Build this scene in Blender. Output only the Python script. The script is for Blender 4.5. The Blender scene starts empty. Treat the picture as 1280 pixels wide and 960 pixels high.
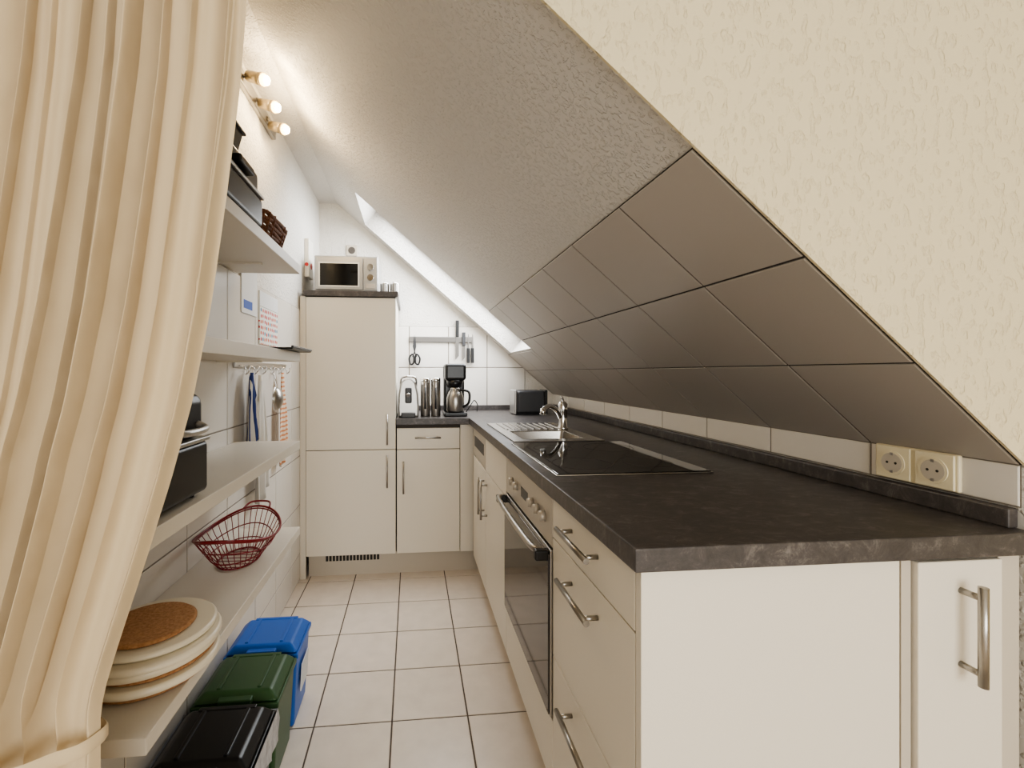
import bpy, bmesh, math, random
from mathutils import Vector, Matrix
random.seed(4)
H=1.27
C=bpy.context.scene.collection
# ---------------------------------------------------------------- materials
def lin(c):
    o=[]
    for v in c:
        v=v/255.0
        o.append(v/12.92 if v<=0.04045 else ((v+0.055)/1.055)**2.4)
    return (o[0],o[1],o[2],1)
def mat(name,col,rough=0.5,metal=0.0,bump=0.0,bscale=100,var=0.0,vscale=8,col2=None,spec=0.5,detail=3,emit=None,estr=0,trans=0,coat=0,sub=0,aniso=None,bdist=0.01):
    m=bpy.data.materials.new(name); m.use_nodes=True
    nt=m.node_tree; b=nt.nodes['Principled BSDF']
    b.inputs['Base Color'].default_value=lin(col)
    b.inputs['Roughness'].default_value=rough
    b.inputs['Metallic'].default_value=metal
    b.inputs['Specular IOR Level'].default_value=spec
    b.inputs['Coat Weight'].default_value=coat
    if trans: b.inputs['Transmission Weight'].default_value=trans
    if emit:
        b.inputs['Emission Color'].default_value=lin(emit); b.inputs['Emission Strength'].default_value=estr
    tc=nt.nodes.new('ShaderNodeTexCoord')
    src=tc.outputs['Object']
    if aniso:
        mp=nt.nodes.new('ShaderNodeMapping'); mp.inputs['Scale'].default_value=aniso
        nt.links.new(src,mp.inputs[0]); src=mp.outputs[0]
    if col2:
        n=nt.nodes.new('ShaderNodeTexNoise'); n.inputs['Scale'].default_value=vscale; n.inputs['Detail'].default_value=detail
        nt.links.new(src,n.inputs['Vector'])
        r=nt.nodes.new('ShaderNodeValToRGB')
        r.color_ramp.elements[0].position=0.5-0.5*(1-var); r.color_ramp.elements[1].position=0.5+0.5*(1-var)
        r.color_ramp.elements[0].color=lin(col); r.color_ramp.elements[1].color=lin(col2)
        nt.links.new(n.outputs[0],r.inputs[0]); nt.links.new(r.outputs[0],b.inputs['Base Color'])
    if bump:
        n=nt.nodes.new('ShaderNodeTexNoise'); n.inputs['Scale'].default_value=bscale; n.inputs['Detail'].default_value=3
        nt.links.new(src,n.inputs['Vector'])
        bp=nt.nodes.new('ShaderNodeBump'); bp.inputs['Strength'].default_value=bump; bp.inputs['Distance'].default_value=bdist
        nt.links.new(n.outputs[0],bp.inputs['Height']); nt.links.new(bp.outputs[0],b.inputs['Normal'])
    return m
def plaster(name,col,scale,dist,aniso=(1,1,1),rough=0.8,lo=0.5,hi=0.66):
    m=bpy.data.materials.new(name); m.use_nodes=True; nt=m.node_tree; b=nt.nodes['Principled BSDF']
    b.inputs['Base Color'].default_value=lin(col); b.inputs['Roughness'].default_value=rough
    tc=nt.nodes.new('ShaderNodeTexCoord'); mp=nt.nodes.new('ShaderNodeMapping'); mp.inputs['Scale'].default_value=aniso
    nt.links.new(tc.outputs['Object'],mp.inputs[0])
    n=nt.nodes.new('ShaderNodeTexNoise'); n.inputs['Scale'].default_value=scale; n.inputs['Detail'].default_value=3; n.inputs['Roughness'].default_value=0.5
    nt.links.new(mp.outputs[0],n.inputs['Vector'])
    r=nt.nodes.new('ShaderNodeValToRGB'); r.color_ramp.elements[0].position=lo; r.color_ramp.elements[1].position=hi
    nt.links.new(n.outputs[0],r.inputs[0])
    bp=nt.nodes.new('ShaderNodeBump'); bp.inputs['Strength'].default_value=1.0; bp.inputs['Distance'].default_value=dist
    nt.links.new(r.outputs[0],bp.inputs['Height']); nt.links.new(bp.outputs[0],b.inputs['Normal'])
    return m
M={}
M['plaster_white']=plaster('plaster_white',(216,211,202),85,0.002)
M['plaster_ceiling']=plaster('plaster_ceiling',(204,199,192),105,0.0024,rough=0.6)
M['plaster_yellow']=plaster('plaster_yellow',(216,202,168),68,0.0024,(1,1,0.55),lo=0.53,hi=0.66)
M['grey_tile']=mat('grey_tile',(172,164,155),0.42,bump=0.03,bscale=300)
M['grout_dark']=mat('grout_dark',(66,62,59),0.9)
M['white_tile']=mat('white_tile',(220,214,205),0.22,bump=0.03,bscale=25)
M['grout_light']=mat('grout_light',(136,128,118),0.9)
M['floor_tile']=mat('floor_tile',(226,214,201),0.3,col2=(213,201,188),vscale=14,var=0.4,bump=0.02,bscale=60)
M['grout_floor']=mat('grout_floor',(96,86,78),0.95)
M['cab']=mat('cabinet_cream',(224,216,201),0.38,bump=0.02,bscale=250)
M['cab_in']=mat('cabinet_gap',(80,73,66),0.8)
M['plinth']=mat('plinth_cream',(192,182,166),0.5)
M['steel']=mat('brushed_steel',(170,166,160),0.3,1.0,bump=0.03,bscale=60,aniso=(1,1,14))
M['steel_s']=mat('sink_steel',(188,184,178),0.22,1.0)
M['chrome']=mat('chrome',(215,213,210),0.1,1.0)
M['blackglass']=mat('black_glass',(14,14,15),0.04,spec=0.6)
M['ovenglass']=mat('oven_glass',(62,57,53),0.06,spec=0.7,metal=0.35)
M['panel']=mat('oven_panel',(190,182,170),0.35,0.35)
M['black']=mat('black_plastic',(18,18,19),0.32)
M['darkgrey']=mat('dark_grey_plastic',(50,50,52),0.4)
M['white']=mat('white_plastic',(228,223,212),0.35)
M['shelf']=mat('shelf_laminate',(216,208,194),0.4,bump=0.02,bscale=200)
M['silver']=mat('silver_plastic',(180,178,174),0.3,0.6)
M['blue']=mat('blue_plastic',(28,92,178),0.38)
M['green']=mat('green_plastic',(50,82,46),0.42)
M['bag']=mat('bin_bag',(185,185,188),0.25,bump=0.6,bscale=25)
M['cork']=mat('cork',(146,100,62),0.9,col2=(190,146,102),vscale=160,var=0.4,bump=0.3,bscale=150)
M['creamplate']=mat('cream_ceramic',(226,216,194),0.35)
M['redwire']=mat('red_wire',(124,18,26),0.35)
M['wicker']=mat('wicker',(126,76,42),0.7,col2=(78,46,26),vscale=60,var=0.3,bump=0.4,bscale=90)
M['brass']=mat('spot_housing',(176,160,130),0.35,0.7)
M['bulb']=mat('warm_bulb',(255,235,195),0.4,emit=(255,214,140),estr=7)
M['red']=mat('red_paint',(190,40,40),0.5)
M['paper']=mat('paper',(220,220,218),0.8)
M['clothwhite']=mat('cloth_white',(212,208,200),0.9)
M['bluepaint']=mat('blue_print',(60,90,170),0.7)
M['outlet']=mat('outlet_cream',(228,216,184),0.3)
M['outdark']=mat('outlet_hole',(40,36,32),0.6)
def worktop_mat():
    m=bpy.data.materials.new('worktop_slate'); m.use_nodes=True; nt=m.node_tree; b=nt.nodes['Principled BSDF']
    tc=nt.nodes.new('ShaderNodeTexCoord')
    mp=nt.nodes.new('ShaderNodeMapping'); mp.inputs['Scale'].default_value=(1.0,1.7,1.0); mp.inputs['Rotation'].default_value=(0,0,0.5)
    nt.links.new(tc.outputs['Object'],mp.inputs[0])
    n=nt.nodes.new('ShaderNodeTexNoise'); n.inputs['Scale'].default_value=22; n.inputs['Detail'].default_value=14; n.inputs['Roughness'].default_value=0.84; n.inputs['Distortion'].default_value=0.6
    nt.links.new(mp.outputs[0],n.inputs['Vector'])
    r=nt.nodes.new('ShaderNodeValToRGB'); e=r.color_ramp.elements
    e[0].position=0.34; e[0].color=lin((54,51,50)); e[1].position=0.72; e[1].color=lin((134,127,122))
    k=e.new(0.53); k.color=lin((76,71,69))
    nt.links.new(n.outputs[0],r.inputs[0]); nt.links.new(r.outputs[0],b.inputs['Base Color'])
    b.inputs['Roughness'].default_value=0.38
    bp=nt.nodes.new('ShaderNodeBump'); bp.inputs['Strength'].default_value=0.15; bp.inputs['Distance'].default_value=0.004
    nt.links.new(n.outputs[0],bp.inputs['Height']); nt.links.new(bp.outputs[0],b.inputs['Normal'])
    return m
M['worktop']=worktop_mat()
def fabric_mat(name,col,tr=0.1):
    m=bpy.data.materials.new(name); m.use_nodes=True; nt=m.node_tree; b=nt.nodes['Principled BSDF']
    b.inputs['Base Color'].default_value=lin(col); b.inputs['Roughness'].default_value=0.8
    b.inputs['Sheen Weight'].default_value=0.1
    t=nt.nodes.new('ShaderNodeBsdfTranslucent'); t.inputs[0].default_value=lin(col)
    mx=nt.nodes.new('ShaderNodeMixShader'); mx.inputs[0].default_value=tr
    nt.links.new(b.outputs[0],mx.inputs[1]); nt.links.new(t.outputs[0],mx.inputs[2])
    nt.links.new(mx.outputs[0],nt.nodes['Material Output'].inputs[0])
    tc=nt.nodes.new('ShaderNodeTexCoord'); n=nt.nodes.new('ShaderNodeTexNoise'); n.inputs['Scale'].default_value=14
    nt.links.new(tc.outputs['Object'],n.inputs['Vector'])
    bp=nt.nodes.new('ShaderNodeBump'); bp.inputs['Strength'].default_value=0.3; bp.inputs['Distance'].default_value=0.02
    nt.links.new(n.outputs[0],bp.inputs['Height']); nt.links.new(bp.outputs[0],b.inputs['Normal'])
    return m
M['curtain']=fabric_mat('curtain_cotton',(207,187,154))
def stripe_mat(name,c1,c2,scale,axis,pos=0.6):
    m=bpy.data.materials.new(name); m.use_nodes=True; nt=m.node_tree; b=nt.nodes['Principled BSDF']
    b.inputs['Roughness'].default_value=0.9
    tc=nt.nodes.new('ShaderNodeTexCoord'); w=nt.nodes.new('ShaderNodeTexWave'); w.bands_direction=axis
    w.inputs['Scale'].default_value=scale; w.inputs['Distortion'].default_value=0.6
    r=nt.nodes.new('ShaderNodeValToRGB'); r.color_ramp.interpolation='CONSTANT'
    r.color_ramp.elements[0].color=lin(c1); r.color_ramp.elements[1].color=lin(c2); r.color_ramp.elements[1].position=pos
    nt.links.new(tc.outputs['Object'],w.inputs[0]); nt.links.new(w.outputs[1],r.inputs[0]); nt.links.new(r.outputs[0],b.inputs['Base Color'])
    return m
M['towel_blue']=stripe_mat('towel_blue',(40,56,112),(214,210,202),11,'Y',0.7)
M['towel_orange']=stripe_mat('towel_orange',(222,204,184),(206,140,98),14,'Z',0.62)
def dots_mat():
    m=bpy.data.materials.new('calendar_print'); m.use_nodes=True; nt=m.node_tree; b=nt.nodes['Principled BSDF']; b.inputs['Roughness'].default_value=0.7
    tc=nt.nodes.new('ShaderNodeTexCoord')
    sp=nt.nodes.new('ShaderNodeSeparateXYZ'); nt.links.new(tc.outputs['Object'],sp.inputs[0])
    cb=nt.nodes.new('ShaderNodeCombineXYZ'); nt.links.new(sp.outputs[1],cb.inputs[0]); nt.links.new(sp.outputs[2],cb.inputs[1])
    v=nt.nodes.new('ShaderNodeTexVoronoi'); v.voronoi_dimensions='2D'; v.inputs['Scale'].default_value=38; v.inputs['Randomness'].default_value=0.15
    nt.links.new(cb.outputs[0],v.inputs['Vector'])
    r=nt.nodes.new('ShaderNodeMath'); r.operation='LESS_THAN'; r.inputs[1].default_value=0.33
    nt.links.new(v.outputs['Distance'],r.inputs[0])
    cr=nt.nodes.new('ShaderNodeValToRGB'); cr.color_ramp.interpolation='CONSTANT'; e=cr.color_ramp.elements
    e[0].color=lin((200,90,40)); e[1].position=0.35; e[1].color=lin((60,110,140)); k=e.new(0.6); k.color=lin((190,50,45))
    sx=nt.nodes.new('ShaderNodeSeparateColor'); nt.links.new(v.outputs['Color'],sx.inputs[0]); nt.links.new(sx.outputs[0],cr.inputs[0])
    mx=nt.nodes.new('ShaderNodeMix'); mx.data_type='RGBA'; mx.inputs[6].default_value=lin((222,220,212))
    nt.links.new(r.outputs[0],mx.inputs[0]); nt.links.new(cr.outputs[0],mx.inputs[7]); nt.links.new(mx.outputs[2],b.inputs['Base Color'])
    return m
M['dots']=dots_mat()
# ---------------------------------------------------------------- helpers
def group(name,loc=(0,0,0)):
    e=bpy.data.objects.new(name,None); e.empty_display_size=0.05
    e.location=(loc[0],loc[1],loc[2]+H); C.objects.link(e); return e
def finish(name,me,m,parent=None,bevel=0,seg=2,smooth=False):
    if m is not None and not isinstance(m,(list,tuple)): me.materials.append(M[m])
    o=bpy.data.objects.new(name,me); C.objects.link(o)
    if parent is not None:
        o.parent=parent; o.matrix_parent_inverse=Matrix.Translation(-parent.location)
    if smooth:
        for p in me.polygons: p.use_smooth=True
    if bevel:
        b=o.modifiers.new('bev','BEVEL'); b.width=bevel; b.segments=seg; b.limit_method='ANGLE'; b.angle_limit=math.radians(35)
        b.harden_normals=False
        if seg>2:
            for p in me.polygons: p.use_smooth=True
            b.harden_normals=True
    return o
def mesh(name,vs,fs):
    me=bpy.data.meshes.new(name); me.from_pydata([(v[0],v[1],v[2]+H) for v in vs],[],fs)
    bm=bmesh.new(); bm.from_mesh(me); bmesh.ops.recalc_face_normals(bm,faces=bm.faces); bm.to_mesh(me); bm.free()
    return me
def hexa(name,b,t,m,parent=None,bevel=0,seg=2):
    vs=list(b)+list(t)
    fs=[(0,1,2,3),(4,5,6,7),(0,1,5,4),(1,2,6,5),(2,3,7,6),(3,0,4,7)]
    return finish(name,mesh(name,vs,fs),m,parent,bevel,seg)
def box(name,x0,x1,y0,y1,z0,z1,m,parent=None,bevel=0,seg=2):
    return hexa(name,[(x0,y0,z0),(x1,y0,z0),(x1,y1,z0),(x0,y1,z0)],[(x0,y0,z1),(x1,y0,z1),(x1,y1,z1),(x0,y1,z1)],m,parent,bevel,seg)
def frustum(name,r0,r1,z0,z1,m,parent=None,bevel=0,seg=3):
    a=r0;b=r1
    return hexa(name,[(a[0],a[2],z0),(a[1],a[2],z0),(a[1],a[3],z0),(a[0],a[3],z0)],[(b[0],b[2],z1),(b[1],b[2],z1),(b[1],b[3],z1),(b[0],b[3],z1)],m,parent,bevel,seg)
def cyl(name,p0,p1,r,m,parent=None,r2=None,seg=24,smooth=True):
    p0=Vector(p0);p1=Vector(p1); d=(p1-p0).normalized()
    a=d.orthogonal().normalized(); b=d.cross(a)
    if r2 is None:r2=r
    vs=[];n=seg
    for p,rr in((p0,r),(p1,r2)):
        for i in range(n):
            t=2*math.pi*i/n; vs.append(p+a*rr*math.cos(t)+b*rr*math.sin(t))
    fs=[(i,(i+1)%n,n+(i+1)%n,n+i) for i in range(n)]+[tuple(range(n)),tuple(range(n,2*n))]
    me=mesh(name,vs,fs)
    for p in me.polygons: p.use_smooth=len(p.vertices)==4 and smooth
    return finish(name,me,m,parent)
def lathe(name,prof,c,m,parent=None,seg=32,sy=1.0,caps=True):
    vs=[];n=seg;k=len(prof)
    for r,z in prof:
        for i in range(n):
            t=2*math.pi*i/n
            vs.append((c[0]+r*math.cos(t),c[1]+r*sy*math.sin(t),c[2]+z))
    fs=[]
    for j in range(k-1):
        for i in range(n): fs.append((j*n+i,j*n+(i+1)%n,(j+1)*n+(i+1)%n,(j+1)*n+i))
    if caps: fs+= [tuple(range(n)),tuple(range((k-1)*n,k*n))]
    me=mesh(name,vs,fs)
    for p in me.polygons: p.use_smooth=len(p.vertices)==4
    o=finish(name,me,m,parent)
    return o
def smoothpath(pts,n=6,cyc=False):
    P=[Vector(p) for p in pts]; out=[]; L=len(P)
    rng=range(L) if cyc else range(L-1)
    for i in rng:
        if cyc: a,b,c,d=P[(i-1)%L],P[i],P[(i+1)%L],P[(i+2)%L]
        else: a,b,c,d=P[max(i-1,0)],P[i],P[i+1],P[min(i+2,L-1)]
        for k in range(n):
            t=k/n
            out.append(0.5*((2*b)+(c-a)*t+(2*a-5*b+4*c-d)*t*t+(3*b-a-3*c+d)*t**3))
    if not cyc: out.append(P[-1])
    return out
def tube(name,pts,r,m,parent=None,cyc=False,n=6,seg=10,sm=True,add=None):
    P=smoothpath(pts,n,cyc) if sm else [Vector(p) for p in pts]
    L=len(P); vs=[];prev=None
    for i,p in enumerate(P):
        if cyc: d=(P[(i+1)%L]-P[(i-1)%L])
        else: d=P[min(i+1,L-1)]-P[max(i-1,0)]
        d=d.normalized()
        if prev is None: a=d.orthogonal().normalized()
        else:
            a=(prev-d*prev.dot(d)); a=a.normalized() if a.length>1e-6 else d.orthogonal().normalized()
        prev=a; b=d.cross(a)
        for k in range(seg):
            t=2*math.pi*k/seg; vs.append(p+a*r*math.cos(t)+b*r*math.sin(t))
    fs=[]
    for i in range(L if cyc else L-1):
        for k in range(seg):
            j=(i+1)%L; fs.append((i*seg+k,i*seg+(k+1)%seg,j*seg+(k+1)%seg,j*seg+k))
    if not cyc: fs+=[tuple(range(seg)),tuple(range((L-1)*seg,L*seg))]
    if add is not None:
        o=len(add[0]); add[0].extend(vs); add[1].extend([tuple(x+o for x in f) for f in fs]); return
    me=mesh(name,vs,fs)
    return finish(name,me,m,parent,smooth=True)
def prism(name,pts,y0,y1,m,parent=None,bevel=0):
    n=len(pts); vs=[(x,y0,z) for x,z in pts]+[(x,y1,z) for x,z in pts]
    fs=[tuple(range(n)),tuple(range(n,2*n))]+[(i,(i+1)%n,n+(i+1)%n,n+i) for i in range(n)]
    return finish(name,mesh(name,vs,fs),m,parent,bevel)
def slab(name,O,U,V,N,uc,vc,skip,th,m,parent=None,bevel=0,seg=2):
    O,U,V,N=map(Vector,(O,U,V,N)); vid={};vs=[];fs=[]
    def g(i,j,k):
        key=(i,j,k)
        if key not in vid:
            vid[key]=len(vs); vs.append(O+U*uc[i]+V*vc[j]+N*(th*k))
        return vid[key]
    nu,nv=len(uc)-1,len(vc)-1
    solid=lambda i,j:0<=i<nu and 0<=j<nv and (i,j) not in skip
    for i in range(nu):
        for j in range(nv):
            if not solid(i,j): continue
            for k in(0,1): fs.append((g(i,j,k),g(i+1,j,k),g(i+1,j+1,k),g(i,j+1,k)))
            if not solid(i-1,j): fs.append((g(i,j,0),g(i,j+1,0),g(i,j+1,1),g(i,j,1)))
            if not solid(i+1,j): fs.append((g(i+1,j,0),g(i+1,j+1,0),g(i+1,j+1,1),g(i+1,j,1)))
            if not solid(i,j-1): fs.append((g(i,j,0),g(i+1,j,0),g(i+1,j,1),g(i,j,1)))
            if not solid(i,j+1): fs.append((g(i,j+1,0),g(i+1,j+1,0),g(i+1,j+1,1),g(i,j+1,1)))
    return finish(name,mesh(name,vs,fs),m,parent,bevel,seg)
def tiles(name,O,U,V,N,cells,gap,th,m,grout,parent=None,ch=0.0018):
    O,U,V,N=map(Vector,(O,U,V,N)); vs=[];fs=[];mi=[]
    for (u0,u1,v0,v1) in cells:
        b=len(vs)
        for z,ins in((0,gap/2),(th-ch*0.6,gap/2),(th,gap/2+ch)):
            for (u,v) in((u0+ins,v0+ins),(u1-ins,v0+ins),(u1-ins,v1-ins),(u0+ins,v1-ins)):
                vs.append(O+U*u+V*v+N*z)
        fs.append((b+8,b+9,b+10,b+11)); mi.append(0)
        for q in(0,4):
            for i in range(4): fs.append((b+q+i,b+q+(i+1)%4,b+q+4+(i+1)%4,b+q+4+i)); mi.append(0)
        b=len(vs)
        for (u,v) in((u0,v0),(u1,v0),(u1,v1),(u0,v1)): vs.append(O+U*u+V*v+N*(th*0.6))
        fs.append((b,b+1,b+2,b+3)); mi.append(1)
    me=bpy.data.meshes.new(name); me.from_pydata([(v[0],v[1],v[2]+H) for v in vs],[],fs)
    me.materials.append(M[m]); me.materials.append(M[grout])
    for p,i in zip(me.polygons,mi): p.material_index=i
    return finish(name,me,None,parent)
def handle(name,a,b,off,parent,r=0.006,ins=0.02,m='steel'):
    a=Vector(a);b=Vector(b);off=Vector(off);d=(b-a).normalized()
    cyl(name,a+off,b+off,r,m,parent,seg=16)
    cyl(name+'_post_1',a+d*ins,a+d*ins+off,r*0.8,m,parent,seg=12)
    cyl(name+'_post_2',b-d*ins,b-d*ins+off,r*0.8,m,parent,seg=12)
# ---------------------------------------------------------------- room
ZF=-1.27; ZC=1.27; XL=-0.69; XR=1.11; YB=3.45; YW=0.71; T=0.86
al=math.atan(T); ca,sa=math.cos(al),math.sin(al)
XS=(0.79-ZC)/T
box('floor',-0.8,3.2,-2.7,3.6,ZF-0.1,ZF-0.008,'grout_floor')
cells=[]
for i in range(-3,13):
    for j in range(-16,7):
        x0=-0.072+i*0.278; y0=1.655+j*0.286
        x1=x0+0.278;y1=y0+0.286
        x0=max(x0,XL);x1=min(x1,3.0);y1=min(y1,YB);y0=max(y0,-2.6)
        if x1-x0>0.02 and y1-y0>0.02: cells.append((x0,x1,y0,y1))
tiles('floor_tiles',(0,0,ZF-0.008),(1,0,0),(0,1,0),(0,0,1),cells,0.006,0.008,'floor_tile','grout_floor')
box('wall_left',XL-0.12,XL,-2.6,YB+0.12,ZF,1.62,'plaster_white')
cells=[]
zr=[ZF+0.0,-1.11,-0.81,-0.51,-0.21,0.09,0.39]
ys=[0.72]+[0.85+0.3*k for k in range(8)]
for a in range(len(ys)-1):
    for b in range(len(zr)-1): cells.append((ys[a],ys[a+1],zr[b],zr[b+1]))
for b in range(len(zr)-1): cells.append((ys[-1],YB,zr[b],zr[b+1]))
tiles('wall_left_tiles',(XL,0,0),(0,1,0),(0,0,1),(1,0,0),cells,0.005,0.006,'white_tile','grout_light')
prism('wall_back',[(-0.8,ZF),(1.3,ZF),(1.3,-0.22),(XS,ZC+0.1),(-0.8,ZC+0.1)],YB,YB+0.12,'plaster_white')
cells=[]
xs=[-0.32,-0.02,0.28,0.58,0.88]
zb=[-0.5,-0.27,0.04,0.355]
for a in range(len(xs)-1):
    for b in range(len(zb)-1):
        cells.append((xs[a],xs[a+1],zb[b],zb[b+1]))
tiles('wall_back_tiles',(0,YB,0),(1,0,0),(0,0,1),(0,-1,0),cells,0.007,0.006,'white_tile','grout_light')
box('wall_right',XR,XR+0.12,YW,YB,ZF,-0.165,'plaster_white')
ty=[0.715,0.985]+[1.29+0.302*k for k in range(8)]
ty=[t for t in ty if t<YB]+[YB]
cells=[(ty[i],ty[i+1],-0.247,-0.168) for i in range(len(ty)-1)]
tiles('wall_right_tiles',(XR,0,0),(0,1,0),(0,0,1),(-1,0,0),cells,0.005,0.006,'white_tile','grout_light')
O=(XR,0,-0.165); U=(0,1,0); V=(-ca,0,sa); Nn=(sa,0,ca)
vX=lambda X:(XR-X)/ca
SY0,SY1,SX0,SX1=2.74,3.33,-0.34,0.74
slab('ceiling_slope',O,U,V,Nn,[YW,SY0,SY1,YB+0.1],[-0.16,vX(SX1),vX(SX0),vX(XS)+0.02],{(1,1)},0.2,'plaster_ceiling')
cells=[]
rows=[XR,0.893,0.68,0.473]
for r in range(3):
    for i in range(len(ty)-1):
        a,b=ty[i],ty[i+1]
        v0,v1=vX(rows[r]),vX(rows[r+1])
        if b<=SY0+0.01: cells.append((a,b,v0,v1)); continue
        lim=vX(SX1)-0.012
        if a<SY0 and v1>lim:
            cells.append((a,SY0-0.01,v0,v1)); a2=SY0-0.01
            if v0<lim: cells.append((a2,b,v0,lim))
            continue
        if v0<lim: cells.append((a,b,v0,min(v1,lim)))
tiles('ceiling_slope_tiles',O,U,V,(-sa,0,-ca),cells,0.005,0.007,'grey_tile','grout_dark')
box('ceiling_flat',XL-0.1,XS+0.01,YW,YB+0.1,ZC,ZC+0.15,'plaster_ceiling')
g=group('window_1',(0.2,3.03,0.8))
for k,(u0,u1,v0,v1) in enumerate([(SY0,SY0+0.05,vX(SX1),vX(SX0)),(SY1-0.05,SY1,vX(SX1),vX(SX0)),(SY0+0.05,SY1-0.05,vX(SX1),vX(SX1)+0.06),(SY0+0.05,SY1-0.05,vX(SX0)-0.06,vX(SX0))]):
    slab('frame_%d'%(k+1),Vector(O)+Vector(Nn)*0.15,U,V,Nn,[u0,u1],[v0,v1],set(),0.05,'white',g,0.004)
k=0.79-T*XR-0.0095
prism('wall_gable',[(XR,ZF),(3.1,ZF),(3.1,1.62),(XL,1.62),(XL,ZC+0.0),(XS,ZC-0.0095),(XR,k)],YW-0.004,YW+0.001,'plaster_yellow')
box('ceiling_room',XL-0.1,3.2,-2.7,YW+0.1,1.62,1.72,'plaster_white')
box('wall_right_room',3.0,3.1,-2.6,YW,ZF,1.62,'plaster_yellow')
WX0,WX1=-0.5,1.7
slab('wall_front',(0,-2.6,0),(1,0,0),(0,0,1),(0,-1,0),[XL,WX0,WX1,3.1],[ZF,-0.9,1.1,1.62],{(1,1)},0.12,'plaster_yellow')
g=group('window_2',(0.6,-2.66,0.1))
for i,kx in enumerate((WX0,(WX0+WX1)/2-0.03,WX1-0.06)): box('stile_%d'%i,kx,kx+0.06,-2.68,-2.63,-0.9,1.1,'white',g,0.004)
box('rail_bottom',WX0,WX1,-2.68,-2.63,-0.9,-0.84,'white',g,0.004); box('rail_top',WX0,WX1,-2.68,-2.63,1.04,1.1,'white',g,0.004)
# ---------------------------------------------------------------- worktop
ZT=-0.285; ZU=-0.325; XF=0.3795; YC=2.83
g=group('kitchen_worktop',(0.7,2,ZU))
HX0,HX1,HY0,HY1=0.455,0.745,1.85,2.14
slab('top',(0,0,ZU),(1,0,0),(0,1,0),(0,0,1),[-0.098,0.36,HX0,HX1,XR-0.002],[0.695,HY0,HY1,2.81,YB-0.008],{(0,0),(0,1),(0,2),(2,1)},0.04,'worktop',g,0.003)
box('joint_strip',0.36,0.3625,2.82,YB-0.03,ZT-0.001,ZT+0.0006,'darkgrey',g)
box('trim_2',XR-0.024,XR-0.002,0.72,YB-0.03,ZT,ZT+0.036,'worktop',None,0.003)
box('trim_3',-0.09,XR-0.03,YB-0.026,YB-0.007,ZT,ZT+0.036,'worktop',None,0.003)
# ---------------------------------------------------------------- right run fronts
ZB=-1.13
box('baseboard_right',XF+0.05,XF+0.065,0.74,2.88,ZF,ZB-0.002,'plinth')
box('baseboard_back',-0.64,XF+0.06,2.88,2.895,ZF,ZB-0.002,'plinth')
def xfront(name,y0,y1,z0,z1,g,m='cab'):
    return box(name,XF,XF+0.019,y0+0.0018,y1-0.0018,z0+0.0018,z1-0.0018,m,g,0.0015)
g=group('drawer_cabinet',(0.6,0.95,-0.7))
box('carcass',XF+0.021,0.85,0.735,1.18,ZB,-0.33,'cab_in',g)
for i,(z0,z1,zh) in enumerate([(-0.4446,-0.328,-0.378),(-0.762,-0.4446,-0.503),(ZB,-0.762,-0.818)]):
    xfront('drawer_%d'%(i+1),0.735,1.186,z0,z1,g)
    handle('handle_%d'%(i+1),(XF,0.87,zh),(XF,1.06,zh),(-0.032,0,0),g,0.0065)
box('side_panel',XF,0.858,0.714,0.733,ZF,-0.327,'cab',g,0.0015)
g=group('end_cabinet',(0.96,0.72,-0.7))
box('stile',0.861,0.880,0.714,0.733,ZF,-0.328,'plinth',g,0.001)
box('door',0.884,1.052,0.705,0.723,ZB,-0.333,'cab',g,0.002)
box('filler',1.056,1.10,0.714,0.733,ZF,-0.328,'plinth',g,0.001)
box('back',0.861,1.10,0.7335,0.7345,ZF,-0.328,'cab_in',g)
handle('handle',(0.967,0.705,-0.365),(0.967,0.705,-0.535),(0,-0.032,0),g,0.007)
# oven
g=group('oven',(0.6,1.49,-0.64))
box('body',XF+0.021,0.95,1.19,1.783,-0.94,-0.335,'darkgrey',g)
xfront('control_panel',1.188,1.784,-0.478,-0.34,g,'panel')
box('door_frame',XF-0.006,XF+0.019,1.19,1.782,-0.938,-0.482,'steel',g,0.003)
box('door_glass',XF-0.010,XF-0.005,1.195,1.777,-0.932,-0.495,'ovenglass',g,0.002)
for i,yy in enumerate([1.26,1.325,1.39,1.60,1.67]):
    cyl('knob_%d'%(i+1),(XF,yy,-0.41),(XF-0.018,yy,-0.41),0.016,'panel',g,r2=0.0135)
box('display',XF-0.001,XF+0.002,1.45,1.54,-0.43,-0.395,'black',g)
tube('handle',[(XF-0.008,1.215,-0.495),(XF-0.04,1.235,-0.49),(XF-0.048,1.35,-0.488),(XF-0.05,1.49,-0.487),(XF-0.048,1.63,-0.488),(XF-0.04,1.745,-0.49),(XF-0.008,1.765,-0.495)],0.0095,'steel',g)
box('handle_cap_1',XF-0.045,XF-0.005,1.197,1.222,-0.515,-0.485,'black',g,0.006,3)
box('handle_cap_2',XF-0.045,XF-0.005,1.752,1.777,-0.515,-0.485,'black',g,0.006,3)
xfront('lower_panel',1.186,1.786,ZB,-0.943,g)
g=group('sink_cabinet',(0.42,2.04,-0.7))
xfront('false_front',1.787,2.30,-0.505,-0.328,g); xfront('door',1.787,2.30,ZB,-0.505,g)
box('back',XF+0.021,XF+0.023,1.79,2.30,ZB,-0.328,'cab_in',g)
handle('handle',(XF,2.255,-0.55),(XF,2.255,-0.745),(-0.032,0,0),g,0.006)
g=group('dishwasher',(0.42,2.55,-0.7))
xfront('control_panel',2.302,2.76,-0.50,-0.328,g,'panel')
box('panel_dark',XF-0.002,XF+0.001,2.36,2.70,-0.44,-0.38,'darkgrey',g,0.001)
xfront('door',2.302,2.76,ZB,-0.505,g); box('back',XF+0.021,XF+0.023,2.302,2.76,ZB,-0.328,'cab_in',g)
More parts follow.
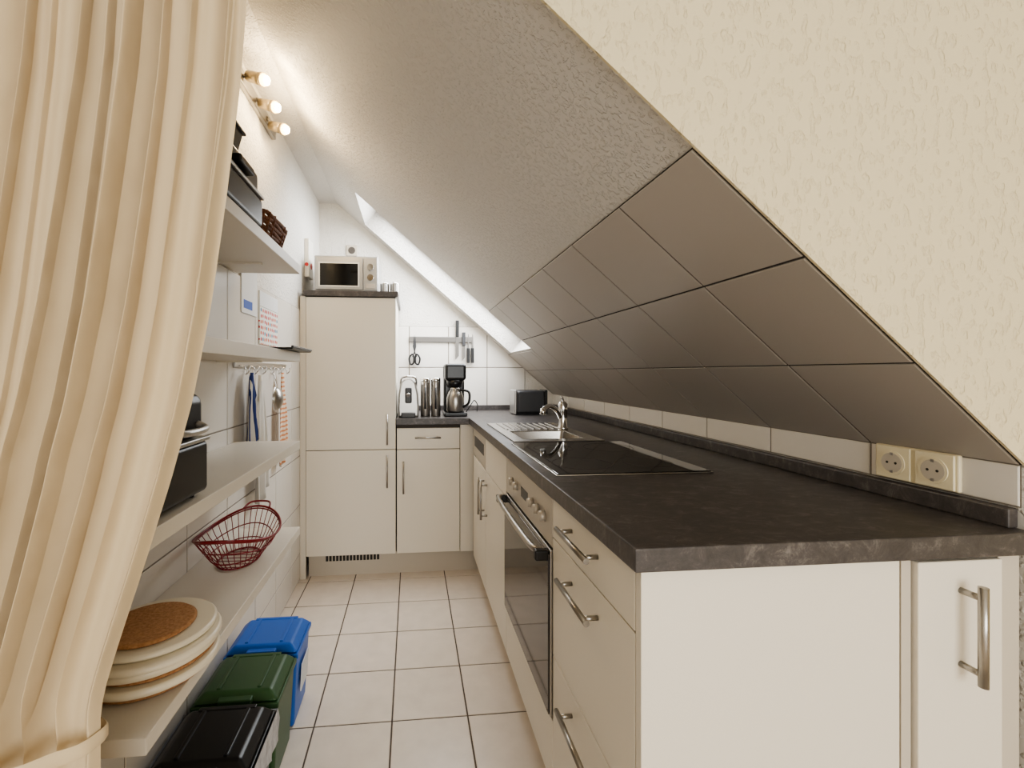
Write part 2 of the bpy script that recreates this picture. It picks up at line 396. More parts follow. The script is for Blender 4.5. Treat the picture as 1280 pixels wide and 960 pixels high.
handle('handle',(XF,2.345,-0.55),(XF,2.345,-0.745),(-0.032,0,0),g,0.006)
g=group('base_cabinet',(0.1,2.85,-0.7))
def yfront(name,x0,x1,z0,z1,g,m='cab',y=YC): return box(name,x0+0.002,x1-0.002,y,y+0.019,z0+0.002,z1-0.002,m,g,0.0015)
yfront('drawer',-0.095,0.303,-0.480,-0.345,g); yfront('door',-0.095,0.303,ZB,-0.480,g)
box('filler',0.305,XF+0.019,YC,YC+0.019,ZB,-0.328,'cab',g,0.001)
box('back',-0.095,XF,YC+0.021,YC+0.023,ZB,-0.328,'cab_in',g)
handle('handle_1',(0.02,YC,-0.405),(0.18,YC,-0.405),(0,-0.032,0),g,0.0055)
handle('handle_2',(-0.052,YC,-0.55),(-0.052,YC,-0.75),(0,-0.032,0),g,0.0055)
g=group('fridge_cabinet',(-0.37,3.1,-0.3))
box('carcass',-0.645,-0.106,YC+0.021,YB-0.01,ZB,0.47,'cab_in',g)
box('side_panel',-0.1045,-0.0995,YC+0.02,YB-0.01,ZT+0.001,0.47,'cab',g)
yfront('door_upper',-0.648,-0.099,-0.478,0.468,g); yfront('door_lower',-0.648,-0.099,ZB,-0.478,g)
box('top_board',-0.66,-0.085,YC-0.015,YB-0.008,0.471,0.505,'worktop',g,0.002)
handle('handle_1',(-0.152,YC,-0.255),(-0.152,YC,-0.445),(0,-0.032,0),g,0.0055)
handle('handle_2',(-0.152,YC,-0.51),(-0.152,YC,-0.71),(0,-0.032,0),g,0.0055)
g=group('ventilation_grille',(-0.36,2.87,-1.16))
box('plate',-0.55,-0.19,2.874,2.8795,-1.185,-1.135,'plinth',g)
for i in range(16): box('slot_%d'%i,-0.535+i*0.021,-0.520+i*0.021,2.8725,2.8745,-1.178,-1.141,'outdark',g)
box('trim_1',XL+0.007,-0.650,YC+0.01,YC+0.03,ZF,0.47,'cab',None)
# ---------------------------------------------------------------- cooktop
g=group('ceramic_cooktop',(0.63,1.48,ZT))
box('frame',0.395,0.855,1.20,1.765,ZT+0.0002,ZT+0.004,'steel_s',g,0.0015)
box('glass',0.400,0.850,1.205,1.760,ZT+0.003,ZT+0.0065,'blackglass',g,0.001)
M['ring']=mat('cooktop_ring',(62,60,60),0.2)
for i,(x,y,r) in enumerate([(0.73,1.34,0.075),(0.52,1.34,0.09),(0.73,1.62,0.09),(0.52,1.62,0.072)]):
    v=[];f=[];n=48
    for q in range(n):
        t=2*math.pi*q/n
        for rr in(r,r-0.0025): v.append((x+rr*math.cos(t),y+rr*math.sin(t),ZT+0.0068))
    f=[(2*q,2*q+1,(2*q+3)%(2*n),(2*q+2)%(2*n)) for q in range(n)]
    finish('zone_ring_%d'%(i+1),mesh('r',v,f),'ring',g)
# ---------------------------------------------------------------- sink
g=group('kitchen_sink',(0.6,2.1,ZT))
z0=ZT+0.0005
slab('rim',(0,0,z0),(1,0,0),(0,1,0),(0,0,1),[0.415,0.468,0.732,0.80],[1.80,1.863,2.127,2.47],{(1,1)},0.005,'steel_s',g,0.002)
def basin(name,x0,x1,y0,y1,zt,zb,m,g):
    i=0.025
    vs=[(x0,y0,zt),(x1,y0,zt),(x1,y1,zt),(x0,y1,zt),(x0+i,y0+i,zb),(x1-i,y0+i,zb),(x1-i,y1-i,zb),(x0+i,y1-i,zb)]
    fs=[(4,5,6,7),(0,1,5,4),(1,2,6,5),(2,3,7,6),(3,0,4,7)]
    o=finish(name,mesh(name,vs,fs),m,g); b=o.modifiers.new('b','BEVEL'); b.width=0.02;b.segments=4
    for p in o.data.polygons:p.use_smooth=True
basin('basin',0.466,0.734,1.861,2.129,z0+0.003,ZT-0.15,'steel_s',g)
cyl('drain',(0.6,1.995,ZT-0.149),(0.6,1.995,ZT-0.146),0.035,'chrome',g)
for i in range(9): box('drainer_rib_%d'%i,0.46+i*0.034,0.472+i*0.034,2.17,2.44,z0+0.004,z0+0.0085,'steel_s',g,0.003)
g=group('kitchen_faucet',(0.735,2.10,ZT))
fx,fy=0.742,2.16
lathe('base',[(0.026,0),(0.026,0.010),(0.021,0.016),(0.021,0.085),(0.023,0.09),(0.023,0.125),(0.016,0.136),(0.004,0.14)],(fx,fy,z0+0.005),'chrome',g)
tube('spout',[(fx-0.01,fy,ZT+0.06),(fx-0.04,fy-0.03,ZT+0.10),(fx-0.09,fy-0.07,ZT+0.125),(fx-0.13,fy-0.10,ZT+0.11)],0.012,'chrome',g)
cyl('aerator',(fx-0.128,fy-0.098,ZT+0.115),(fx-0.132,fy-0.103,ZT+0.088),0.014,'chrome',g)
tube('lever',[(fx,fy,ZT+0.143),(fx-0.01,fy-0.03,ZT+0.158),(fx-0.035,fy-0.085,ZT+0.168)],0.006,'chrome',g)
# ---------------------------------------------------------------- double outlet
g=group('double_outlet',(1.09,0.86,-0.2))
ox=XR-0.006
box('plate',ox-0.010,ox,0.80,0.965,-0.243,-0.166,'outlet',g,0.004,3)
for i,yy in enumerate((0.842,0.923)):
    box('module_%d'%(i+1),ox-0.014,ox-0.009,yy-0.036,yy+0.036,-0.241,-0.168,'outlet',g,0.003,3)
    cyl('rim_%d'%(i+1),(ox-0.0135,yy,-0.2045),(ox-0.0165,yy,-0.2045),0.027,'outlet',g)
    cyl('well_%d'%(i+1),(ox-0.014,yy,-0.2045),(ox-0.0169,yy,-0.2045),0.022,'plinth',g)
    for s in(-1,1): cyl('hole_%d_%d'%(i+1,s),(ox-0.015,yy+s*0.009,-0.2045),(ox-0.0173,yy+s*0.009,-0.2045),0.0028,'outdark',g,seg=12)
    for s in(-1,1): box('clip_%d_%d'%(i+1,s),ox-0.0175,ox-0.0165,yy-0.003,yy+0.003,-0.2045+s*0.02-0.003,-0.2045+s*0.02+0.003,'steel',g)
# ---------------------------------------------------------------- toaster
g=group('toaster',(0.80,3.02,ZT))
box('body',0.70,0.90,2.95,3.11,ZT+0.008,ZT+0.165,'darkgrey',g,0.02,4)
box('side',0.898,0.915,2.965,3.115,ZT+0.004,ZT+0.17,'black',g,0.008,3)
box('side_2',0.685,0.702,2.965,3.115,ZT+0.004,ZT+0.17,'silver',g,0.008,3)
box('foot',0.70,0.90,2.98,3.10,ZT+0.0005,ZT+0.01,'black',g)
for s in(0,1): box('slot_%d'%s,0.73,0.87,3.0+s*0.05,3.025+s*0.05,ZT+0.163,ZT+0.1665,'outdark',g)
# coffee maker
g=group('coffee_maker',(0.29,3.02,ZT))
cx=0.285;cy=3.0
box('base',cx-0.075,cx+0.075,cy-0.1,cy+0.12,ZT+0.0005,ZT+0.025,'black',g,0.008,3)
box('column',cx-0.07,cx+0.07,cy+0.03,cy+0.12,ZT+0.02,ZT+0.34,'black',g,0.015,4)
box('head',cx-0.07,cx+0.07,cy-0.08,cy+0.12,ZT+0.235,ZT+0.345,'black',g,0.02,4)
lathe('filter',[(0.045,0),(0.06,0.05)],(cx,cy-0.02,ZT+0.188),'black',g)
lathe('carafe',[(0.052,0),(0.058,0.01),(0.058,0.09),(0.045,0.13),(0.03,0.15),(0.034,0.16)],(cx,cy-0.035,ZT+0.026),'steel',g)
tube('carafe_handle',[(cx+0.03,cy-0.06,ZT+0.17),(cx+0.085,cy-0.08,ZT+0.16),(cx+0.085,cy-0.08,ZT+0.09),(cx+0.05,cy-0.06,ZT+0.06)],0.008,'black',g)
g2=group('power_cable',(0.42,3.15,ZT))
tube('cable',[(0.375,3.13,ZT+0.005),(0.41,3.12,ZT+0.06),(0.44,3.15,ZT+0.09),(0.47,3.2,ZT+0.05),(0.48,3.3,ZT+0.005)],0.0035,'black',g2)
for i,xx in enumerate((0.088,0.156)):
    g=group('coffee_canister',(xx,2.95,ZT))
    lathe('body',[(0.03,0),(0.031,0.003),(0.031,0.225),(0.03,0.228)],(xx,2.95,ZT+0.0005),'steel',g)
    lathe('lid',[(0.031,0.228),(0.032,0.232),(0.032,0.247),(0.025,0.252)],(xx,2.95,ZT+0.0005),'chrome',g)
    cyl('window',(xx-0.002,2.919,ZT+0.05),(xx-0.002,2.919,ZT+0.19),0.006,'darkgrey',g)
g=group('capsule_coffee_machine',(-0.02,2.95,ZT))
cx=-0.022
pts=[(-0.065,0.0),(0.065,0.0),(0.068,0.06),(0.062,0.15),(0.048,0.22),(0.02,0.25),(-0.02,0.25),(-0.05,0.225),(-0.064,0.15),(-0.068,0.06)]
prism('shell',[(cx+a,ZT+0.0005+b) for a,b in pts],2.90,3.12,'silver',g,0.012)
box('front_dark',cx-0.022,cx+0.022,2.885,2.905,ZT+0.09,ZT+0.19,'darkgrey',g,0.01,3)
cyl('spout',(cx,2.885,ZT+0.15),(cx,2.87,ZT+0.14),0.014,'chrome',g)
box('cup_stand',cx-0.045,cx+0.045,2.85,2.905,ZT+0.0005,ZT+0.03,'darkgrey',g,0.006,3)
tube('lever',[(cx-0.05,2.93,ZT+0.2),(cx-0.04,2.88,ZT+0.255),(cx+0.04,2.88,ZT+0.255),(cx+0.05,2.93,ZT+0.2)],0.007,'chrome',g)
# knife rail
g=group('knife_rail',(0.22,3.43,0.26))
yw=YB-0.007
M['railsteel']=mat('rail_steel',(120,117,113),0.35,1.0)
box('rail',-0.02,0.465,yw-0.016,yw,0.232,0.276,'railsteel',g,0.003)
def knife(name,x,zt,zb,w,hl,m='black'):
    k=group(name,(x,yw-0.02,zt))
    prism('blade',[(x-w/2,zt-hl),(x+w/2,zt-hl),(x+w/2,zb+0.03),(x-w/2,zb)],yw-0.021,yw-0.0175,'railsteel',k)
    box('grip',x-0.013,x+0.013,yw-0.032,yw-0.0165,zt-hl-0.005,zt,m,k,0.004,3)
knife('kitchen_knife',0.345,0.40,0.10,0.026,0.12)
knife('kitchen_knife',0.395,0.31,0.09,0.022,0.10,'darkgrey')
for xk in(0.43,0.462):
    k=group('kitchen_knife',(xk,yw-0.02,0.2))
    box('grip',xk-0.012,xk+0.012,yw-0.03,yw-0.0165,0.075,0.19,'black',k,0.004,3); prism('blade',[(xk-0.008,0.18),(xk+0.008,0.18),(xk+0.006,0.285),(xk,0.30)],yw-0.021,yw-0.0175,'railsteel',k)
g=group('scissors',(0.02,yw-0.02,0.18))
for s in(-1,1):
    tube('loop_%d'%(s+2),[(0.02+s*0.018,yw-0.022,0.14),(0.02+s*0.04,yw-0.022,0.11),(0.02+s*0.03,yw-0.022,0.065),(0.02+s*0.008,yw-0.022,0.075),(0.02+s*0.006,yw-0.022,0.12)],0.007,'black',g,cyc=True)
    prism('blade_%d'%(s+2),[(0.02-s*0.004,0.29),(0.02-s*0.014,0.20),(0.02+s*0.02,0.12),(0.02+s*0.008,0.12)],yw-0.022+s*0.001,yw-0.020+s*0.001,'darkgrey',g)
# ---------------------------------------------------------------- microwave & pots
g=group('microwave',(-0.41,3.05,0.52))
mx0,mx1,my0,my1,mz0,mz1=-0.615,-0.215,2.92,3.25,0.517,0.745
box('body',mx0,mx1,my0,my1,mz0,mz1,'silver',g,0.006,3)
box('door',mx0+0.01,mx1-0.095,my0-0.012,my0,mz0+0.01,mz1-0.01,'silver',g,0.004)
box('door_frame',mx0+0.028,mx1-0.118,my0-0.0135,my0-0.011,mz0+0.028,mz1-0.042,'white',g,0.003)
box('door_window',mx0+0.037,mx1-0.127,my0-0.015,my0-0.012,mz0+0.037,mz1-0.052,'blackglass',g,0.003)
box('control_panel',mx1-0.09,mx1-0.006,my0-0.010,my0,mz0+0.01,mz1-0.01,'silver',g,0.003)
cyl('dial_1',(mx1-0.048,my0-0.010,mz0+0.155),(mx1-0.048,my0-0.026,mz0+0.155),0.02,'chrome',g)
cyl('dial_2',(mx1-0.048,my0-0.010,mz0+0.09),(mx1-0.048,my0-0.026,mz0+0.09),0.02,'chrome',g)
box('open_button',mx1-0.078,mx1-0.018,my0-0.013,my0-0.009,mz0+0.022,mz0+0.05,'panel',g,0.003)
for i,(a,b) in enumerate(((mx0+0.03,my0+0.03),(mx1-0.03,my0+0.03),(mx0+0.03,my1-0.03),(mx1-0.03,my1-0.03))): cyl('foot_%d'%i,(a,b,0.505),(a,b,0.519),0.012,'black',g)
for xx in(-0.178,-0.112):
    g=group('steel_pot',(xx,3.0,0.55))
    lathe('pot',[(0.028,0),(0.030,0.004),(0.030,0.075),(0.031,0.078)],(xx,2.99,0.5055),'steel',g)
    lathe('lid',[(0.031,0.078),(0.02,0.087),(0.004,0.09)],(xx,2.99,0.5055),'chrome',g)
    tube('handle',[(xx+0.01,2.962,0.57),(xx+0.012,2.945,0.57),(xx+0.012,2.945,0.53),(xx+0.01,2.962,0.525)],0.003,'chrome',g)
g=group('wall_outlet',(-0.45,YB,0.92)); box('plate',-0.49,-0.41,YB-0.01,YB,0.88,0.96,'plinth',g,0.004,3); cyl('well',(-0.45,YB-0.0095,0.92),(-0.45,YB-0.013,0.92),0.026,'cab_in',g)
g=group('wall_thermostat',(-0.68,3.05,0.72)); box('case',XL,XL+0.03,2.98,3.10,0.62,0.87,'white',g,0.006,3); cyl('red_mark',(XL+0.015,2.979,0.70),(XL+0.015,2.977,0.70),0.012,'red',g); cyl('red_dot',(XL+0.029,3.04,0.70),(XL+0.033,3.04,0.70),0.02,'red',g)
# ---------------------------------------------------------------- shelves
SYa,SYb,SXf=0.795,1.83,-0.44
for (zt,zb) in((0.425,0.39),(0.08,0.043),(-0.268,-0.300),(-0.608,-0.638)):
    g=group('wall_shelf',(-0.56,1.3,zt))
    box('board',XL+0.007,SXf,SYa,SYb,zb,zt,'shelf',g,0.0015)
    for yy in(0.95,1.65): box('bracket_%d'%int(yy*100),XL+0.007,XL+0.16,yy,yy+0.012,zb-0.006,zb,'shelf',g)
S1,S2,S3,S4=0.425,0.08,-0.268,-0.608
g=group('table_grill',(-0.56,1.25,S1))
box('base',-0.66,-0.45,1.08,1.42,S1+0.012,S1+0.10,'black',g,0.015,4)
box('rim',-0.665,-0.447,1.075,1.425,S1+0.10,S1+0.110,'silver',g,0.004,3)
box('lid',-0.66,-0.46,1.09,1.41,S1+0.111,S1+0.175,'black',g,0.015,4)
for i,(a,b) in enumerate(((-0.63,1.12),(-0.50,1.12),(-0.63,1.38),(-0.50,1.38))): cyl('foot_%d'%i,(a,b,S1+0.0005),(a,b,S1+0.02),0.013,'black',g)
box('grip',-0.46,-0.435,1.2,1.30,S1+0.12,S1+0.14,'black',g,0.005,3)
g=group('black_storage_box',(-0.57,1.22,S1+0.18))
frustum('body',(-0.64,-0.50,1.14,1.34),(-0.66,-0.485,1.11,1.36),S1+0.1755,S1+0.265,'black',g,0.01,4)
box('rim',-0.665,-0.48,1.105,1.365,S1+0.263,S1+0.272,'darkgrey',g,0.003)
g=group('wicker_basket',(-0.55,1.6,S1))
A=([],[])
for lv in range(7):
    z=S1+0.008+lv*0.0135; gx=0.085+lv*0.004; gy=0.12+lv*0.005
    pts=[(-0.565+gx*math.copysign(abs(math.cos(t))**0.5,math.cos(t)),1.60+gy*math.copysign(abs(math.sin(t))**0.5,math.sin(t)),z+0.003*math.sin(9*t+lv*math.pi)) for t in [2*math.pi*k/36 for k in range(36)]]
    tube('',pts,0.0075,None,cyc=True,n=1,seg=8,add=A)
for k in range(22):
    t=2*math.pi*(k+0.5)/22; c=math.copysign(abs(math.cos(t))**0.5,math.cos(t)); s=math.copysign(abs(math.sin(t))**0.5,math.sin(t))
    tube('',[(-0.565+0.09*c,1.60+0.125*s,S1+0.004),(-0.565+0.114*c,1.60+0.152*s,S1+0.095)],0.005,None,n=1,seg=8,add=A)
finish('weave',mesh('weave',A[0],A[1]),'wicker',g,smooth=True)
box('bottom',-0.64,-0.49,1.49,1.71,S1+0.001,S1+0.008,'wicker',g)
g=group('serving_tray',(-0.5,1.73,S2)); box('tray',-0.64,-0.405,1.58,1.87,S2+0.001,S2+0.008,'black',g,0.003)
box('lip',-0.41,-0.402,1.58,1.87,S2+0.006,S2+0.014,'darkgrey',g,0.002)
g=group('bread_bin',(-0.56,0.95,S3))
box('base',-0.665,-0.452,0.81,1.055,S3+0.008,S3+0.12,'black',g,0.012,4)
box('lid',-0.66,-0.457,0.815,1.05,S3+0.127,S3+0.225,'black',g,0.025,5)
box('band',-0.667,-0.450,0.808,1.057,S3+0.119,S3+0.128,'silver',g,0.002)
tube('handle',[(-0.457,0.90,S3+0.16),(-0.435,0.91,S3+0.15),(-0.435,1.0,S3+0.15),(-0.457,1.01,S3+0.16)],0.007,'silver',g)
for i,(a,b) in enumerate(((-0.64,0.85),(-0.48,0.85),(-0.64,1.02),(-0.48,1.02))): cyl('foot_%d'%i,(a,b,S3+0.0005),(a,b,S3+0.012),0.012,'black',g)
g=group('trivet_stack',(-0.54,0.985,S4))
z=S4+0.001
lay=[('cork',0.110,0.012,0,0),('creamplate',0.122,0.016,0.004,0.0),('cork',0.112,0.008,0.004,0.006),('creamplate',0.124,0.017,-0.004,0.01),('creamplate',0.122,0.014,0.008,0.0),('creamplate',0.116,0.012,0.0,0.012),('cork',0.086,0.009,-0.006,0.004)]
for i,(m_,r,h,dx,dy) in enumerate(lay):
    lathe('disc_%d'%(i+1),[(r-0.004,0),(r,0.003),(r,h-0.004),(r-0.005,h)],(-0.535+dx,0.985+dy,z),m_,g,seg=64); z+=h+0.0006
g=group('wire_fruit_basket',(-0.56,1.53,S4))
A=([],[])
cx,cy=-0.56,1.53
def bp(t,f):
    rx=0.06+0.06*f; ry=0.09+0.085*f; z=S4+0.004+0.10*f**1.2+ (0.018*f*math.cos(2*t+math.pi) if f>0.5 else 0)
    return (cx+rx*math.cos(t),cy+ry*math.sin(t),z)
for f,r in((0,0.0028),(0.33,0.002),(0.62,0.002),(0.95,0.0025),(1.0,0.0038)):
    tube('',[bp(2*math.pi*k/32,f) for k in range(32)],r,None,cyc=True,n=2,seg=6,add=A)
for k in range(36):
    t=2*math.pi*k/36
    tube('',[bp(t,f) for f in(0,0.25,0.5,0.75,1.0)],0.0014,None,n=2,seg=5,add=A)
for k in range(-3,4):
    y=cy+k*0.025; w=0.06*math.sqrt(max(0,1-(k*0.025/0.09)**2)); tube('',[(cx-w,y,S4+0.004),(cx+w,y,S4+0.004)],0.0014,None,n=1,seg=5,add=A)
finish('wires',mesh('wires',A[0],A[1]),'redwire',g,smooth=True)
for s in(-1,1):
    b=cy+s*0.172
    tube('handle_%d'%(s+2),[(cx-0.045,b-s*0.01,S4+0.118),(cx-0.03,b+s*0.03,S4+0.13),(cx+0.03,b+s*0.03,S4+0.13),(cx+0.045,b-s*0.01,S4+0.118)],0.0035,'redwire',g)
# ---------------------------------------------------------------- wall papers, hook rail, towels
wl=XL+0.0065
g=group('wall_notepad',(wl,1.97,0.35)); box('sheet',wl,wl+0.004,1.88,2.06,0.245,0.45,'paper',g); box('print',wl+0.004,wl+0.0045,1.90,2.0,0.265,0.30,'bluepaint',g)
g=group('wall_calendar',(wl,2.2,0.25)); box('sheet',wl,wl+0.006,2.09,2.36,0.13,0.30,'dots',g); box('header',wl,wl+0.006,2.09,2.36,0.302,0.37,'paper',g)
g=group('hook_rail',(wl,2.05,0.03)); box('rail',wl,wl+0.01,1.80,2.50,0.02,0.045,'steel',g,0.002)
hooks=[1.84,1.94,2.04,2.16,2.28,2.42]
for i,yy in enumerate(hooks):
    tube('hook_%d'%(i+1),[(wl+0.008,yy,0.03),(wl+0.03,yy,0.02),(wl+0.032,yy,-0.005),(wl+0.045,yy,0.005),(wl+0.05,yy,0.025)],0.003,'chrome',g)
def towel(name,y0,y1,zt,zb,m,x=0.02,amp=0.010,nf=3,pinch=0.3):
    vs=[];fs=[];nu,nv=28,20
    for j in range(nv+1):
        f=j/nv; w=pinch+(1-pinch)*min(1,f*2.2)**0.7
        for i in range(nu+1):
            u=i/nu; yc=(y0+y1)/2; y=yc+(u-0.5)*(y1-y0)*w
            a=amp*(0.5+0.8*f)
            vs.append((wl+x+a*math.sin(u*nf*2*math.pi+f*1.3)+0.004*math.sin(u*17+f*5),y,zt+(zb-zt)*f-0.03*f*math.sin(u*3.1+1)))
    for j in range(nv):
        for i in range(nu): q=j*(nu+1)+i; fs.append((q,q+1,q+nu+2,q+nu+1))
    g=group(name,(wl+x,(y0+y1)/2,zt)); o=finish('cloth',mesh('cloth',vs,fs),m,g,smooth=True)
    s=o.modifiers.new('s','SOLIDIFY'); s.thickness=0.002
towel('dish_towel',1.85,1.96,0.0,-0.30,'towel_blue',0.034,nf=2,amp=0.012)
towel('dish_towel',2.30,2.42,0.0,-0.44,'towel_orange',0.03,nf=2,amp=0.006)
towel('dish_towel',1.965,2.09,-0.01,-0.53,'clothwhite',0.030,nf=2,amp=0.012,pinch=0.4)
g=group('sieve',(wl+0.05,2.17,-0.1))
yS=2.165
tube('rim',[(wl+0.055,yS+0.055*math.cos(2*math.pi*k/20),-0.12+0.055*math.sin(2*math.pi*k/20)) for k in range(20)],0.0035,'chrome',g,cyc=True,n=1)
tube('handle',[(wl+0.055,yS,-0.065),(wl+0.047,yS,-0.02),(wl+0.04,yS,-0.006)],0.004,'chrome',g)
vs=[];fs=[];n=20
for j in range(6):
    for i in range(n):
        a=j/5*math.pi/2; t=2*math.pi*i/n; vs.append((wl+0.055+0.03*math.sin(a) if j else wl+0.055,yS+0.054*math.cos(a)*math.cos(t),-0.12+0.054*math.cos(a)*math.sin(t)))
for j in range(5):
    for i in range(n): fs.append((j*n+i,j*n+(i+1)%n,(j+1)*n+(i+1)%n,(j+1)*n+i))
finish('mesh_bowl',mesh('b',vs,fs),'steel',g,smooth=True)
# ---------------------------------------------------------------- bins
def bin_(name,y0,y1,m,bag=False):
    g=group(name,(-0.53,(y0+y1)/2,ZF)); x0,x1=-0.655,-0.40; zt=ZF+0.27
    frustum('body',(x0+0.02,x1-0.02,y0+0.02,y1-0.015),(x0+0.006,x1-0.006,y0+0.006,y1-0.004),ZF+0.001,zt,m,g,0.012,3)
    box('rim',x0,x1,y0,y1-0.002,zt-0.012,zt+0.006,m,g,0.004,3)
    frustum('lid',(x0+0.002,x1-0.002,y0+0.002,y1-0.004),(x0+0.03,x1-0.03,y0+0.025,y1-0.02),zt+0.008,zt+0.034,m,g,0.008,3)
    box('lid_handle',(x0+x1)/2-0.05,(x0+x1)/2+0.05,y0-0.006,y0+0.025,zt+0.006,zt+0.024,m,g,0.005,3)
    box('hinge',(x0+x1)/2-0.08,(x0+x1)/2+0.08,y1-0.03,y1-0.012,zt+0.02,zt+0.036,m,g,0.004,3)
    for s in(-1,1):
        xm=(x0+x1)/2+s*0.06; box('lid_rib_%d'%(s+2),xm-0.006,xm+0.006,y0+0.035,y1-0.03,zt+0.032,zt+0.038,m,g,0.002)
    if bag:
        vs=[];fs=[];n=60;per=[]
        for k in range(n):
            q=k/n*4; s=int(q); f=q-s
            cn=[(x0-0.004,y0-0.004),(x1+0.006,y0-0.004),(x1+0.006,y1),(x0-0.004,y1)]
            a=cn[s];b=cn[(s+1)%4]; per.append((a[0]+(b[0]-a[0])*f,a[1]+(b[1]-a[1])*f))
        for j in range(4):
            for k,(a,b) in enumerate(per):
                wv=0.004*math.sin(k*1.7+j)*(j>0); vs.append((a+wv,b+wv,zt+0.007-j*0.03+0.006*math.sin(k*0.9)*(j==3)))
        for j in range(3):
            for k in range(n): fs.append((j*n+k,j*n+(k+1)%n,(j+1)*n+(k+1)%n,(j+1)*n+k))
        finish('bag_edge',mesh('bag',vs,fs),'bag',g,smooth=True)
    return g
gb=bin_('waste_bin',1.635,1.85,'blue')
hexa('label',[(-0.4085,1.70,ZF+0.10),(-0.4055,1.70,ZF+0.10),(-0.4055,1.80,ZF+0.10),(-0.4085,1.80,ZF+0.10)],[(-0.4035,1.70,ZF+0.20),(-0.4005,1.70,ZF+0.20),(-0.4005,1.80,ZF+0.20),(-0.4035,1.80,ZF+0.20)],'paper',gb)
bin_('waste_bin',1.40,1.62,'green')
bin_('waste_bin',1.15,1.375,'black',True)
# ---------------------------------------------------------------- spotlight rail
g=group('ceiling_spotlight_bar',(-0.67,2.03,1.19))
box('bar',XL,XL+0.022,1.76,2.30,1.15,1.21,'steel',g,0.004)
heads=[(1.86,1.175),(2.01,1.155),(2.15,1.135)]
for i,(yy,zz) in enumerate(heads):
    cyl('arm_%d'%i,(XL+0.02,yy+0.01,1.185),(XL+0.05,yy+0.01,zz+0.012),0.007,'steel',g)
    cyl('head_%d'%i,(XL+0.035,yy+0.02,zz+0.018),(XL+0.095,yy-0.005,zz-0.008),0.020,'brass',g,r2=0.024)
    cyl('rim_%d'%i,(XL+0.094,yy-0.0047,zz-0.0078),(XL+0.106,yy-0.010,zz-0.013),0.026,'brass',g)
    cyl('bulb_%d'%i,(XL+0.105,yy-0.0095,zz-0.0125),(XL+0.120,yy-0.0155,zz-0.0185),0.023,'bulb',g,r2=0.017)
    L=bpy.data.lights.new('spot_bulb_light','POINT'); L.energy=1.7; L.color=(1,0.79,0.50); L.shadow_soft_size=0.012
    lo=bpy.data.objects.new('spotlight_lamp_light',L); lo.location=(XL+0.145,yy-0.026,zz-0.029+H); C.objects.link(lo)
    lo.parent=g; lo.matrix_parent_inverse=Matrix.Translation(-g.location)
# ---------------------------------------------------------------- curtain
edge=[(1.15,-0.20),(0.478,-0.214),(0.375,-0.221),(0.22,-0.239),(0.0875,-0.256),(-0.0345,-0.277),(-0.135,-0.3015),(-0.235,-0.33),(-0.334,-0.360),(-0.40,-0.379),(-0.432,-0.384),(-0.47,-0.384),(-0.62,-0.376),(-1.2,-0.36)]
def xe(z):
    for (a,b),(c,d) in zip(edge,edge[1:]):
        if c<=z<=a: return b+(d-b)*(a-z)/(a-c)
    return edge[-1][1]
g=group('curtain',(-0.45,0.6,0.3))
vs=[];fs=[];nu,nv=600,110
for j in range(nv+1):
    z=1.13-(1.13+1.22)*j/nv
    xr=xe(z); w=0.33 if z>-0.1 else 0.33-0.05*min(1,(-0.1-z)/0.35); xl=max(xr-w,-0.665)
    tie=math.exp(-((z+0.455)/0.05)**2)
    A_=0.034*(1-0.4*tie)
    for i in range(nu+1):
        u=i/nu
        ph=2*math.pi*9.6*(u+0.030*math.sin(7*u+2.1)+0.012*math.sin(z*2.3+u*5)+0.008*math.sin(19*u+z*1.2))
        sn=math.sin(ph/2+0.4); sh=(1-(sn*sn+0.012)**0.42)*2-0.9
        y=0.605+A_*((0.75+0.35*math.sin(11*u+1))*sh+0.18*math.sin(2*ph+z*1.5+0.6)+0.30*math.sin(ph*0.43+z*2))
        x=xl+(xr-xl)*u+0.008*math.cos(ph)*(1-0.5*tie)*(1 if 0.03<u<0.97 else 0.4)
        vs.append((x,y,z))
for j in range(nv):
    for i in range(nu): q=j*(nu+1)+i; fs.append((q,q+1,q+nu+2,q+nu+1))
finish('fabric',mesh('fabric',vs,fs),'curtain',g,smooth=True)
vs=[];fs=[]
n=120
for j,(z,e) in enumerate(((-0.470,0),(-0.467,0.002),(-0.455,0.002),(-0.452,0))):
    for i in range(n):
        t=2*math.pi*i/n; w_=0.003*math.sin(11*t)
        vs.append((-0.522+(0.139+e+w_*0.3)*math.cos(t),0.60+(0.05+e+w_)*math.sin(t),z+0.010*math.cos(t)))
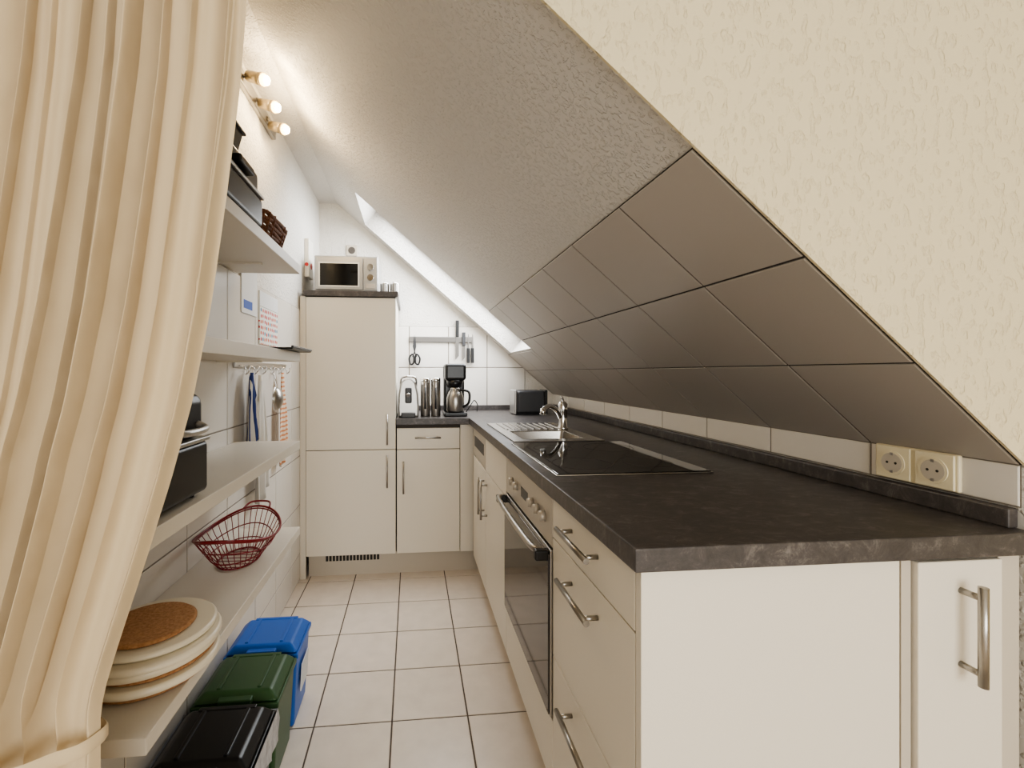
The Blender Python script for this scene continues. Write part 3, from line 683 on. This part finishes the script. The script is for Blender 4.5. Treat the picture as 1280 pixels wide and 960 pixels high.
for j in range(3):
    for i in range(n): fs.append((j*n+i,j*n+(i+1)%n,(j+1)*n+(i+1)%n,(j+1)*n+i))
finish('tieback',mesh('tieback',vs,fs),'curtain',g,smooth=True)
g=group('curtain_rail',(0,0.6,1.15)); cyl('rod',(XL,0.6,1.15),(0.5,0.6,1.15),0.011,'white',g); cyl('finial',(0.5,0.6,1.15),(0.53,0.6,1.15),0.02,'white',g)
cyl('holder',(0.4,0.6,1.15),(0.4,YW-0.004,1.15),0.007,'white',g)
# ---------------------------------------------------------------- lights
def area(name,loc,rot,sx,sy,e,col):
    L=bpy.data.lights.new(name,'AREA'); L.shape='RECTANGLE'; L.size=sx; L.size_y=sy; L.energy=e; L.color=col
    o=bpy.data.objects.new(name,L); o.location=(loc[0],loc[1],loc[2]+H); o.rotation_euler=rot; C.objects.link(o); return o
area('window_daylight',((WX0+WX1)/2,-2.58,0.1),(math.radians(90),0,0),2.1,1.9,42,(1,0.955,0.88))
c=Vector(O)+Vector(V)*((vX(SX0)+vX(SX1))/2)+Vector((0,(SY0+SY1)/2,0))+Vector(Nn)*0.13
sk=area('skylight_daylight',c,(0,0,0),0.48,1.25,17,(0.94,0.97,1.0))
q=Matrix((Vector((0,1,0)),Vector(Nn).cross(Vector((0,1,0))),Vector(Nn))).transposed()
sk.rotation_euler=q.to_euler()
w=bpy.data.worlds.new('World'); bpy.context.scene.world=w; w.use_nodes=True
bg=w.node_tree.nodes['Background']; bg.inputs[0].default_value=(0.80,0.90,1,1); bg.inputs[1].default_value=1.6
# ---------------------------------------------------------------- camera
cam=bpy.data.cameras.new('Camera'); co=bpy.data.objects.new('Camera',cam); C.objects.link(co)
co.location=(0,0,H); co.rotation_euler=(math.radians(90),0,-math.atan(0.0981))
cam.sensor_fit='HORIZONTAL'; cam.sensor_width=36; cam.lens=562/1280*36; cam.shift_x=70/1280; cam.shift_y=-14/1280; cam.clip_start=0.02
bpy.context.scene.camera=co
vs_=bpy.context.scene.view_settings
vs_.view_transform='AgX'; vs_.look='AgX - Medium High Contrast'; vs_.exposure=0.78
